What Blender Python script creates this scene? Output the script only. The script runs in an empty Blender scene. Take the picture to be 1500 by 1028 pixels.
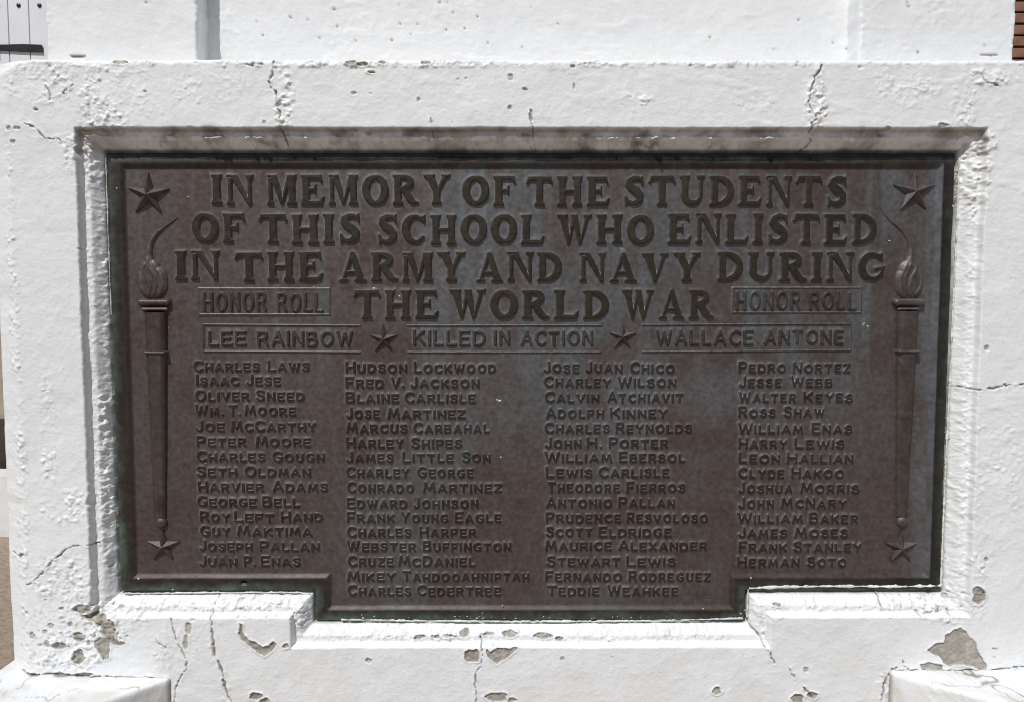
import bpy, bmesh, math
import numpy as np
from mathutils import Vector

# ------------------------------------------------------------------ camera, sky, sun
scene = bpy.context.scene
COL = scene.collection
CAM = np.array([-0.0311, -1.0746, 1.2904])
PITCH, YAW, FPX = -0.05935, -0.0019, 1083.0
cam_d = bpy.data.cameras.new('camera'); cam = bpy.data.objects.new('camera', cam_d); COL.objects.link(cam)
cam.location = CAM; cam.rotation_euler = (math.pi/2+PITCH, 0, YAW)
cam_d.sensor_width = 36; cam_d.lens = FPX/1500*36; cam_d.clip_start = 0.02; cam_d.clip_end = 300
scene.camera = cam
SUN = Vector((-0.50, -1.0, 1.56)).normalized()
world = bpy.data.worlds.new('World'); scene.world = world; world.use_nodes = True
nt = world.node_tree; sky = nt.nodes.new('ShaderNodeTexSky'); sky.sky_type = 'NISHITA'; sky.sun_disc = False
sky.sun_elevation = math.asin(SUN.z); sky.sun_rotation = math.atan2(SUN.x, SUN.y)
sky.altitude = 300; sky.dust_density = 1.2
bgn = nt.nodes['Background']; bgn.inputs['Strength'].default_value = 0.066
nt.links.new(sky.outputs[0], bgn.inputs['Color'])
sl = bpy.data.lights.new('sun', 'SUN'); sl.energy = 3.55; sl.angle = math.radians(0.5); sl.color = (1.0, 0.985, 0.96)
so = bpy.data.objects.new('sun', sl); COL.objects.link(so); so.rotation_euler = SUN.to_track_quat('Z', 'Y').to_euler()
so.location = (-3, -6, 8)
scene.view_settings.view_transform = 'Standard'; scene.view_settings.look = 'None'
scene.cycles.pixel_filter_type = 'BLACKMAN_HARRIS'; scene.cycles.filter_width = 1.05
scene.view_settings.gamma = 1.0; scene.view_settings.exposure = 0.0

# ------------------------------------------------------------------ helpers
def rot(ax, a):
    c, s = math.cos(a), math.sin(a)
    return np.array({'x': [[1,0,0],[0,c,-s],[0,s,c]], 'z': [[c,-s,0],[s,c,0],[0,0,1]]}[ax], float)
CM = rot('z', YAW) @ rot('x', math.pi/2+PITCH)
def ray(px, py): return CM @ np.array([(px-750)/FPX, -(py-514)/FPX, -1.0])
def P(px, py, Y=0.0):
    """measured position on the real plane y = Y -> (x, z)"""
    d = ray(px, py); t = (Y-CAM[1])/d[1]; p = CAM+d*t
    return float(p[0]), float(p[2])
def PZ(px, py, Z):
    d = ray(px, py); t = (Z-CAM[2])/d[2]; p = CAM+d*t
    return float(p[0]), float(p[1])

def vn(x, z, s, seed):
    r = np.random.RandomState(seed).rand(256, 256)
    u = x/s+37.3; v = z/s+91.7
    i = np.floor(u).astype(int); j = np.floor(v).astype(int)
    f = u-i; g = v-j; f = f*f*(3-2*f); g = g*g*(3-2*g)
    a = r[i % 256, j % 256]; b = r[(i+1) % 256, j % 256]; c = r[i % 256, (j+1) % 256]; d = r[(i+1) % 256, (j+1) % 256]
    return (a+(b-a)*f)*(1-g)+(c+(d-c)*f)*g-0.5
def fbm(x, z, s, seed, o=4, g=0.5):
    t = 0; a = 1; n = 0
    for k in range(o):
        t = t+a*vn(x+.013*k, z-.007*k, s/2**k, seed+k*17); n += a; a *= g
    return t/n*2
def sst(a, b, x):
    t = np.clip((x-a)/(b-a), 0, 1); return t*t*(3-2*t)
def mix(a, b, t): return a+(b-a)*t

def poly_sd(X, Z, pts):
    """inside depth (+ inside) of polygon"""
    pts = [tuple(p) for p in pts]; n = len(pts)
    d2 = np.full(X.shape, 1e9); ins = np.zeros(X.shape, bool)
    for k in range(n):
        x0, z0 = pts[k]; x1, z1 = pts[(k+1) % n]
        ex, ez = x1-x0, z1-z0; L = ex*ex+ez*ez+1e-18
        t = np.clip(((X-x0)*ex+(Z-z0)*ez)/L, 0, 1)
        d2 = np.minimum(d2, (X-x0-t*ex)**2+(Z-z0-t*ez)**2)
        if z0 != z1:
            c = ((z0 > Z) != (z1 > Z)) & (X < ex*(Z-z0)/ez+x0)
            ins ^= c
    d = np.sqrt(d2); return np.where(ins, d, -d)
def line_sd(X, Z, pts):
    """pts (x, z, radius): inside depth of a tapered stroke"""
    v = np.full(X.shape, -1e9)
    if len(pts) == 1: pts = [pts[0], pts[0]]
    for (x0, z0, r0), (x1, z1, r1) in zip(pts[:-1], pts[1:]):
        ex, ez = x1-x0, z1-z0; L = ex*ex+ez*ez+1e-18
        t = np.clip(((X-x0)*ex+(Z-z0)*ez)/L, 0, 1)
        v = np.maximum(v, r0+(r1-r0)*t-np.sqrt((X-x0-t*ex)**2+(Z-z0-t*ez)**2))
    return v

def link(o, parent=None):
    COL.objects.link(o)
    if parent is not None:
        o.parent = parent
        w = Vector((0, 0, 0)); q = parent
        while q is not None: w += q.location; q = q.parent
        o.location = -w
    return o
def mesh_obj(name, verts, faces, mat, parent=None, cols=None, smooth=True):
    me = bpy.data.meshes.new(name)
    verts = np.asarray(verts, np.float32)
    if isinstance(faces, np.ndarray) and faces.ndim == 2:
        nf, k = faces.shape
        me.vertices.add(len(verts)); me.vertices.foreach_set('co', verts.ravel())
        me.loops.add(nf*k); me.loops.foreach_set('vertex_index', faces.ravel().astype(np.int32))
        me.polygons.add(nf); me.polygons.foreach_set('loop_start', np.arange(0, nf*k, k, dtype=np.int32))
        me.polygons.foreach_set('loop_total', np.full(nf, k, np.int32))
        me.update(calc_edges=True)
    else:
        me.from_pydata([tuple(map(float, v)) for v in verts], [], faces); me.update()
    if cols is not None:
        at = me.color_attributes.new('Col', 'FLOAT_COLOR', 'POINT')
        c = np.ones((len(verts), 4), np.float32); c[:, :3] = cols; at.data.foreach_set('color', c.ravel())
    me.polygons.foreach_set('use_smooth', np.full(len(me.polygons), smooth))
    me.materials.append(mat)
    return link(bpy.data.objects.new(name, me), parent)
def grid_obj(name, V, mat, parent=None, C=None, keep=None, flip=False):
    """V (n, m, 3) grid of points; keep (n-1, m-1) mask of cells"""
    n, m = V.shape[:2]
    idx = np.arange(n*m).reshape(n, m)
    f = np.stack([idx[:-1, :-1], idx[1:, :-1], idx[1:, 1:], idx[:-1, 1:]], -1)
    if flip: f = f[..., ::-1]
    f = f.reshape(-1, 4) if keep is None else f[keep]
    used = np.zeros(n*m, bool); used[f.ravel()] = True
    mp = np.cumsum(used)-1
    return mesh_obj(name, V.reshape(-1, 3)[used], mp[f], mat, parent, None if C is None else C.reshape(-1, 3)[used])
def empty(name, loc):
    o = bpy.data.objects.new(name, None); COL.objects.link(o); o.location = loc; o.empty_display_size = 0.05; return o
def tag(o, label=None, cat=None, group=None, kind=None):
    for k, v in (('label', label), ('category', cat), ('group', group), ('kind', kind)):
        if v: o[k] = v
    return o

# ------------------------------------------------------------------ materials
def base_mat(name, rough=0.6, metal=0.0, spec=0.5):
    m = bpy.data.materials.new(name); m.use_nodes = True; n = m.node_tree; b = n.nodes['Principled BSDF']
    b.inputs['Roughness'].default_value = rough; b.inputs['Metallic'].default_value = metal
    b.inputs['Specular IOR Level'].default_value = spec
    return m, n, b
def add_bump(n, b, layers):
    """layers: (noise scale, detail, distance m, strength)"""
    tc = n.nodes.new('ShaderNodeTexCoord'); prev = None
    for s, det, dist, st in layers:
        t = n.nodes.new('ShaderNodeTexNoise'); t.inputs['Scale'].default_value = s; t.inputs['Detail'].default_value = det
        t.inputs['Roughness'].default_value = 0.6
        n.links.new(tc.outputs['Object'], t.inputs['Vector'])
        bp = n.nodes.new('ShaderNodeBump'); bp.inputs['Distance'].default_value = dist; bp.inputs['Strength'].default_value = st
        n.links.new(t.outputs['Fac'], bp.inputs['Height'])
        if prev: n.links.new(prev.outputs[0], bp.inputs['Normal'])
        prev = bp
    n.links.new(prev.outputs[0], b.inputs['Normal'])
    return tc
def attr_mat(name, rough, metal, spec, layers, var=(30, 0.9, 1.06), rvar=None):
    m, n, b = base_mat(name, rough, metal, spec)
    tc = add_bump(n, b, layers)
    a = n.nodes.new('ShaderNodeAttribute'); a.attribute_name = 'Col'
    t = n.nodes.new('ShaderNodeTexNoise'); t.inputs['Scale'].default_value = var[0]; t.inputs['Detail'].default_value = 6
    n.links.new(tc.outputs['Object'], t.inputs['Vector'])
    mr = n.nodes.new('ShaderNodeMapRange'); mr.inputs['From Min'].default_value = .3; mr.inputs['From Max'].default_value = .7
    mr.inputs['To Min'].default_value = var[1]; mr.inputs['To Max'].default_value = var[2]
    n.links.new(t.outputs['Fac'], mr.inputs['Value'])
    mx = n.nodes.new('ShaderNodeVectorMath'); mx.operation = 'SCALE'
    n.links.new(a.outputs['Color'], mx.inputs[0]); n.links.new(mr.outputs[0], mx.inputs['Scale'])
    n.links.new(mx.outputs[0], b.inputs['Base Color'])
    if rvar:
        r = n.nodes.new('ShaderNodeMapRange'); r.inputs['From Min'].default_value = .3; r.inputs['From Max'].default_value = .7
        r.inputs['To Min'].default_value = rvar[0]; r.inputs['To Max'].default_value = rvar[1]
        n.links.new(t.outputs['Fac'], r.inputs['Value']); n.links.new(r.outputs[0], b.inputs['Roughness'])
    return m
def noise_mat(name, c0, c1, scale, rough=0.7, spec=0.4, layers=((60, 4, .001, .5),), metal=0):
    m, n, b = base_mat(name, rough, metal, spec)
    tc = add_bump(n, b, layers)
    t = n.nodes.new('ShaderNodeTexNoise'); t.inputs['Scale'].default_value = scale; t.inputs['Detail'].default_value = 6
    n.links.new(tc.outputs['Object'], t.inputs['Vector'])
    r = n.nodes.new('ShaderNodeValToRGB'); r.color_ramp.elements[0].position = .35; r.color_ramp.elements[1].position = .65
    r.color_ramp.elements[0].color = (*c0, 1); r.color_ramp.elements[1].color = (*c1, 1)
    n.links.new(t.outputs['Fac'], r.inputs['Fac']); n.links.new(r.outputs[0], b.inputs['Base Color'])
    return m
M_PLASTER = attr_mat('painted_plaster', 0.55, 0, 0.35, ((50, 5, .003, .28), (230, 5, .0010, .5), (800, 2, .0003, .5)), (24, .97, 1.015))
M_BRONZE = attr_mat('aged_bronze', 0.45, 0.62, 0.4, ((170, 5, .0006, .45), (900, 4, .0003, .55)), (140, .80, 1.18), (.44, .60))
M_CAULK = noise_mat('old_caulk', (.50, .49, .43), (.78, .77, .72), 60, .6, .4, ((200, 4, .0012, .8),))
M_FLECK = noise_mat('paint_fleck', (.38, .37, .35), (.62, .61, .58), 200, .6)
M_BOARD = noise_mat('painted_board', (.70, .71, .74), (.76, .77, .79), 3, .5, .4, ((20, 3, .001, .2), (140, 3, .0005, .3)))
M_IRON = noise_mat('black_iron', (.008, .008, .01), (.02, .02, .022), 30, .4, .5)
M_TAN = noise_mat('tan_stucco', (.33, .27, .21), (.42, .35, .27), 6, .85, .2, ((50, 5, .004, .6),))
M_DARKBASE = noise_mat('dark_base', (.035, .025, .02), (.07, .05, .04), 8, .8, .2, ((50, 5, .004, .6),))
M_KERB = noise_mat('white_kerb_paint', (.68, .68, .66), (.80, .80, .78), 6, .7, .3, ((30, 5, .004, .5),))
M_GROUND = noise_mat('sandy_ground', (.27, .21, .155), (.40, .32, .24), 40, .9, .2, ((60, 6, .01, .8), (300, 4, .003, .8)))
M_BRICK = noise_mat('brown_brick', (.17, .082, .052), (.27, .14, .095), 14, .8, .3, ((60, 4, .003, .6), (300, 3, .001, .6)))
M_MORTAR = noise_mat('dark_joint', (.02, .013, .01), (.04, .027, .02), 40, .9, .1)

WHITE = np.array([.782, .788, .788]); BEIGE = np.array([.345, .32, .275]); DIRT = np.array([.12, .10, .082]); GREY = np.array([.44, .40, .345])

# ------------------------------------------------------------------ ground and far things
def quad_sheet(name, x0, x1, y0, y1, z, mat):
    o = mesh_obj(name, [(x0, y0, z), (x1, y0, z), (x1, y1, z), (x0, y1, z)], [(0, 1, 2, 3)], mat, smooth=False); return o
tag(quad_sheet('ground', -60, 60, -60, 60, 0, M_GROUND), kind='structure')

def box_mesh(name, x0, x1, y0, y1, z0, z1, mat, parent=None, bev=0.0, jit=None):
    bm = bmesh.new(); bmesh.ops.create_cube(bm, size=1)
    for v in bm.verts: v.co = Vector((mix(x0, x1, v.co.x+.5), mix(y0, y1, v.co.y+.5), mix(z0, z1, v.co.z+.5)))
    if bev: bmesh.ops.bevel(bm, geom=bm.edges[:], offset=bev, segments=2, profile=.6, affect='EDGES')
    me = bpy.data.meshes.new(name); bm.to_mesh(me); bm.free(); me.materials.append(mat)
    return link(bpy.data.objects.new(name, me), parent)

WY = 3.33
def far(px, py, Y=WY): return P(px, py, Y)
bld = empty('tan_building', (-3.2, WY, 0))
tag(bld, 'tan stucco building with white board shutter, behind left end of the monument', 'building')
box_mesh('wall', -5.2, -1.75, WY+.03, WY+.25, .62, 4.2, M_TAN, bld)
box_mesh('plinth', -5.22, -1.74, WY+.01, WY+.25, 0, .62, M_DARKBASE, bld, .01)
sh = box_mesh('shutter', -4.1, -2.62, WY-.005, WY+.028, 1.35, 3.7, M_DARKBASE, bld)
edge_x = [far(x, 30)[0] for x in (17.0, 47.3)]; bw = edge_x[1]-edge_x[0]
x = edge_x[0]-5*bw
bm0 = None
for k in range(9):
    b = box_mesh('board', x+.0025, x+bw-.0025, WY-.03, WY, 1.37, 3.68, M_BOARD, sh, .003)
    for zz in (far(0, 11.5)[1], 1.9):
        me = bpy.data.meshes.new('bolt'); bm = bmesh.new(); bmesh.ops.create_uvsphere(bm, u_segments=12, v_segments=8, radius=.0125)
        for v in bm.verts: v.co = Vector((v.co.x+x+bw*.53, v.co.y*.6+WY-.031, v.co.z+zz))
        bm.to_mesh(me); bm.free(); me.materials.append(M_IRON); link(bpy.data.objects.new('bolt', me), sh)
    x += bw
def prism_xz(name, pts, y0, y1, mat, parent):
    n = len(pts); v = [(a, y0, b) for a, b in pts]+[(a, y1, b) for a, b in pts]
    f = [tuple(range(n)), tuple(range(2*n-1, n-1, -1))]+[(i, i+n, (i+1) % n+n, (i+1) % n) for i in range(n)]
    o = mesh_obj(name, v, f, mat, parent, smooth=False)
    bm = bmesh.new(); bm.from_mesh(o.data); bmesh.ops.recalc_face_normals(bm, faces=bm.faces[:])
    bmesh.ops.bevel(bm, geom=bm.edges[:], offset=min(.0015, (y1-y0)*.2), segments=1, affect='EDGES'); bm.to_mesh(o.data); bm.free(); return o
hz = [far(*p) for p in ((3, 69.5), (40, 68.5), (67.5, 69.5), (68.5, 80.5), (40, 79.5), (3, 77.5))]
prism_xz('strap_hinge', hz, WY-.042, WY-.034, M_IRON, sh)
hz = [far(*p) for p in ((-16, 60), (3, 60.5), (4, 86.5), (-16, 86))]
prism_xz('hinge_plate', hz, WY-.046, WY-.036, M_IRON, sh)

kw = prism_xz('low_wall', [(-6, 0), (-2.35, 0), (-2.35, .35), (-6, .35)], 3.02, 3.2, M_KERB, None)
tag(kw, 'low white painted wall standing on sandy ground left of the monument', 'wall')
bw_ = empty('brick_wall', (3.2, WY, 0))
tag(bw_, 'brown brick wall with dark raked joints behind the right end of the monument', 'wall')
box_mesh('mortar', 2.7, 5.0, WY+.012, WY+.2, 0, 4.2, M_MORTAR, bw_)
pz = far(1490, 3)[1]-far(1490, 20)[1]; topz = far(1490, 2)[1]
rs = np.random.RandomState(5)
tmpl = [box_mesh('brick', 0, .196, 0, .06, 0, pz-.0125, M_BRICK, bw_, .003).data for _ in range(1)]
first = bpy.data.objects['brick']; fr = first
for r in range(-8, 12):
    for c in range(6):
        o = first if (r == -8 and c == 0) else first.copy()
        if o is not first: COL.objects.link(o)
        o.location = Vector((2.78+c*.206+(.103 if r % 2 else 0), WY-.01+rs.uniform(-.002, .002), topz-(r+1)*pz+.006))-bw_.location

# ------------------------------------------------------------------ the white monument
ROOT = empty('memorial_pedestal', (0, .2, 0))
tag(ROOT, 'white painted masonry pedestal with cracked, peeling plaster round a bronze plaque', 'monument')
TZ = P(750, 88)[1]                  # top arris of the front panel
XL = P(14, 700)[0]-.019                  # outer left side
XR = -XL+.05
# plate rectangles (x0, x1, z0, z1): main body and lower tongue, rim outer edge
RI = (-.605, .605, .880, 1.500)
x0m, zb = P(479, 893, .026); x1m, _ = P(1074.5, 888, .026)
BODY = (-.6245, .6235, P(300, 866, .026)[1], 1.5165)
TONG = (x0m-.0185, x1m+.0185, zb-.0165, 1.0)
def cheb(X, Z, r):
    return np.maximum(np.maximum(r[0]-X, X-r[1]), np.maximum(r[2]-Z, Z-r[3]))
def tdist(X, Z, a=BODY, b=TONG): return np.minimum(cheb(X, Z, a), cheb(X, Z, b))
GAP = .0025; MW = .026

CR = [  # cracks: (width mm, depth mm, points in photo measure)
 (1.5, 2.5, [(402,90),(400,105),(394,120),(397,130),(404,138),(406,150),(411,165),(410,178),(412,190),(416,212)]),
 (1.5, 2.5, [(1204,97),(1197,110),(1192,120),(1187,135),(1186,150),(1190,162),(1198,172),(1188,185),(1191,195),(1194,207),(1183,218)]),
 (1.1, 1.6, [(776,160),(779,180),(780,195),(786,215)]), (.9, 1.2, [(628,165),(632,180),(634,200)]),
 (1.2, 2.0, [(38,182),(48,186),(55,192),(64,202),(72,205),(85,203),(97,210)]),
 (1.5, 2.2, [(1384,563),(1400,567),(1412,566),(1425,571),(1445,570),(1460,568),(1472,564),(1485,563),(1502,561)]),
 (1.3, 2.0, [(40,857),(52,848),(62,838),(72,826),(85,815),(96,805),(108,800),(125,797),(140,798)]),
 (2.2, 3.0, [(12,812),(18,815),(24,817),(28,813),(34,812)]),
 (1.3, 2.2, [(250,905),(252,918),(257,934),(265,950),(274,968),(273,978),(265,992),(258,1008),(256,1030)]),
 (2.2, 3.0, [(315,868),(313,880),(308,905),(311,925),(314,945),(314,960),(324,975),(329,995),(331,1010),(340,1030)]),
 (1.6, 2.6, [(1093,905),(1104,920),(1116,936),(1122,948),(1130,960),(1136,972)]), (1.2, 2, [(1157,980),(1161,988),(1165,992)]),
 (1.2, 2, [(1176,1006),(1184,1012),(1190,1020)]),
 (1.2, 2, [(704,938),(706,955),(704,972),(698,985),(696,1000),(699,1015),(696,1030)]),
 (2.4, 3.0, [(1290,1032),(1294,1010),(1297,995),(1304,984),(1314,977)]), (1.1, 1.8, [(1322,963),(1324,975),(1336,981)]),
 (1.8, 2.6, [(28,986),(60,988),(100,989),(150,991),(200,993),(245,993)]), (1.8, 2.6, [(1310,983),(1350,981),(1400,982),(1450,981),(1502,976)]),
 (1.0, 1.2, [(1128,944),(1122,930)]), (1.0, 1.3, [(1290,870),(1296,880),(1295,892)]), (1.0, 1.5, [(67,125),(75,140),(72,150)]), (1.0, 1.5, [(93,138),(100,130),(108,124)]),
 (1.0, 1.4, [(1461,127),(1445,122),(1440,114)]), (1.0, 1.4, [(343,88),(350,94),(366,97),(385,94)]), (.8, 1.2, [(226,930),(232,942),(243,948)]),
]
PEEL = [  # flaked patches, polygons or (x, y, rx, ry)
 [(1358,952),(1372,942),(1383,941),(1386,930),(1397,923),(1408,919),(1415,924),(1420,932),(1430,940),(1433,952),(1438,962),(1447,974),(1446,981),(1436,982),(1425,976),(1405,973),(1392,975),(1383,972),(1377,962),(1366,957)],
 [(1347,972),(1360,970),(1380,973),(1381,980),(1350,980)], (1433, 872, 9.5, 15),
 (116, 961, 9.5, 10), (88, 945, 12, 5.5), (116, 932, 9, 7), (121, 891, 13, 6), (47, 930, 5, 5), (69, 942, 4, 5), (75, 916, 5, 4), (66, 925, 4, 3), (103, 914, 4, 4), (90, 891, 4, 3),
 [(122,899),(140,899),(152,905),(168,909),(170,922),(168,933),(175,939),(187,941),(180,945),(168,944),(161,940),(160,964),(152,966),(147,957),(140,947),(139,938),(146,933),(155,933),(152,920),(143,912),(128,907)],
 [(352,912),(356,914),(356,926),(364,935),(376,941),(385,947),(394,944),(401,938),(406,944),(400,952),(388,961),(378,955),(366,946),(354,936),(350,926)], (419, 945, 5.5, 4),
 (276, 920, 5, 10), (272, 940, 3.5, 12), (692, 960, 11.5, 11), [(713,950),(718,955),(728,948),(742,950),(758,948),(756,952),(744,962),(728,972),(718,966),(713,960)],
 (613, 937, 9, 3), (637, 937, 7, 2.5), (657, 936, 10, 2), (680, 933, 7, 4.5), (747, 934, 11, 4), (795, 936, 15, 3.6), (820, 940, 6, 3), (715, 934, 12, 1.6),
 (728, 1020, 16, 7.5), (750, 1024, 6, 4), (375, 1019, 10, 6), (388, 1026, 8, 4), (1050, 1011, 6, 5.5), (1181, 981, 4, 4.5), (1168, 1023, 9, 7), (1190, 1017, 8, 4.5), (1143, 890, 8, 2.6), (1458, 950, 4.5, 2),
 (175, 90, 11, 4.5), (90, 988, 12, 4), (122, 988, 14, 4), (45, 988, 9, 3), (540, 967, 5, 4), (824, 964, 4, 3), (171, 893, 5, 3), (530, 94, 9, 3), (515, 92, 8, 3.5), (560, 92, 6, 2.5), (625, 92, 8, 3),
 (1377, 875, 4, 6), (1398, 881, 4, 4), (1379, 893, 4, 3), (1349, 900, 3, 3), (1394, 899, 2.5, 4), (160, 850, 3, 5), (152, 835, 3, 3),
 (748, 114, 4, 6), (769, 132, 4, 3), (747, 158, 3.5, 3.5), (778, 170, 3, 9), (841, 127, 2, 5), (839, 98, 4, 3), (543, 106, 6, 2), (518, 137, 4, 3), (613, 146, 3, 3), (682, 115, 3, 1.5), (671, 116, 3, 1.2),
 (53, 161, 4, 2.5), (18, 208, 4, 4), (12, 188, 4, 4), (25, 188, 5, 3), (212, 134, 3, 2), (387, 180, 3, 3), (1301, 188, 5, 2.5), (1382, 184, 8, 3.5), (537, 193, 5, 2.5), (1445, 819, 3, 4), (1446, 510, 4, 4),
]
ROUGH = [  # crumbly zones: x, y, rx, ry, strength
 (150,150,34,60,1.0),(185,140,40,45,.5),(128,212,34,24,1.6),(120,240,26,30,1.4),(416,150,14,45,1.2),(1196,150,15,45,1.3),(1412,150,18,48,1.0),(1105,150,28,14,.8),
 (925,150,30,14,.7),(1450,112,40,12,.9),(1425,212,34,24,1.5),(1430,260,20,60,.9),(110,915,75,38,1.5),(95,955,60,30,1.2),(200,890,60,20,1.1),(1390,885,50,26,2.0),(1290,885,110,14,1.1),(300,885,150,14,1.3),
 (620,930,160,14,.6),(900,935,160,10,.5),(95,740,40,25,.8),(90,850,45,45,.9),(1425,860,22,50,1.0),(1130,895,24,22,1.0),(440,900,18,26,1.2),(70,640,12,90,.7),(250,940,60,40,.5),(1440,700,60,120,.35),(60,120,50,30,.8),
 (150,400,12,190,1.3),(152,700,12,190,1.3),(640,92,820,7,.8),(300,130,60,25,.35),(1320,125,60,30,.4),(24,600,12,400,.7),(1320,1000,40,20,.8),
]
def to_plane(p): return P(p[0], p[1], 0.0)
rsn = np.random.RandomState(11)
PITS = []
for _ in range(45):
    px, py = rsn.uniform(10, 1500), rsn.uniform(95, 1025)
    PITS.append((px, py, rsn.uniform(.7, 1.8), rsn.uniform(.5, 1.3)))
for _ in range(45):
    PITS.append((rsn.normal(85, 40), rsn.normal(925, 28), rsn.uniform(1, 3.0), rsn.uniform(.7, 2)))
for _ in range(60):
    PITS.append((rsn.normal(1370, 45), rsn.normal(885, 10), rsn.uniform(.8, 2.2), rsn.uniform(.7, 1.6)))
for _ in range(70):
    PITS.append((rsn.uniform(170, 460), rsn.normal(893, 14), rsn.uniform(.8, 2.2), rsn.uniform(.6, 1.6)))
for _ in range(16):
    PITS.append((rsn.uniform(0, 1500), rsn.normal(95, 4), rsn.uniform(1, 3.0), rsn.uniform(.6, 1.5)))
SC = P(751, 600)[0]-P(750, 600)[0]

def surface_detail(X, Z, rmask, peel_amp=1.0):
    """offset (m, + = proud) and colour for a painted plaster sheet"""
    h = fbm(X, Z, .11, 3, 3)*.0016+fbm(X, Z, .022, 9, 3)*.0006
    h += np.maximum(fbm(X, Z+fbm(X, Z, .02, 77)*.004, .0065, 21, 2), 0)*.0004
    lump = np.maximum(fbm(X, Z, .0056, 31, 2)+.08, 0)
    h += rmask*(lump*.0036+np.maximum(fbm(X, Z, .0034, 41, 2), 0)*.0016)
    # thick brush strokes and runs
    h += np.maximum(fbm(X*.35, Z, .012, 51, 2)-.15, 0)*.0011*(sst(-.1, .4, fbm(X, Z, .18, 61, 2)))
    c = np.ones(X.shape+(3,))*WHITE
    t = fbm(X, Z, .16, 71, 3)[..., None]
    c = c*(1+.018*t)+np.array([.006, 0, -.012])*t
    return h, c

def local(X, Z, cx, cz, r, fn):
    """apply fn on the sub-window of a regular (row, col) grid"""
    i = np.searchsorted(Z[:, 0], [cz-r, cz+r]); j = np.searchsorted(X[0], [cx-r, cx+r])
    if i[0] == i[1] or j[0] == j[1]: return
    s = (slice(i[0], i[1]), slice(j[0], j[1])); fn(s)

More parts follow.
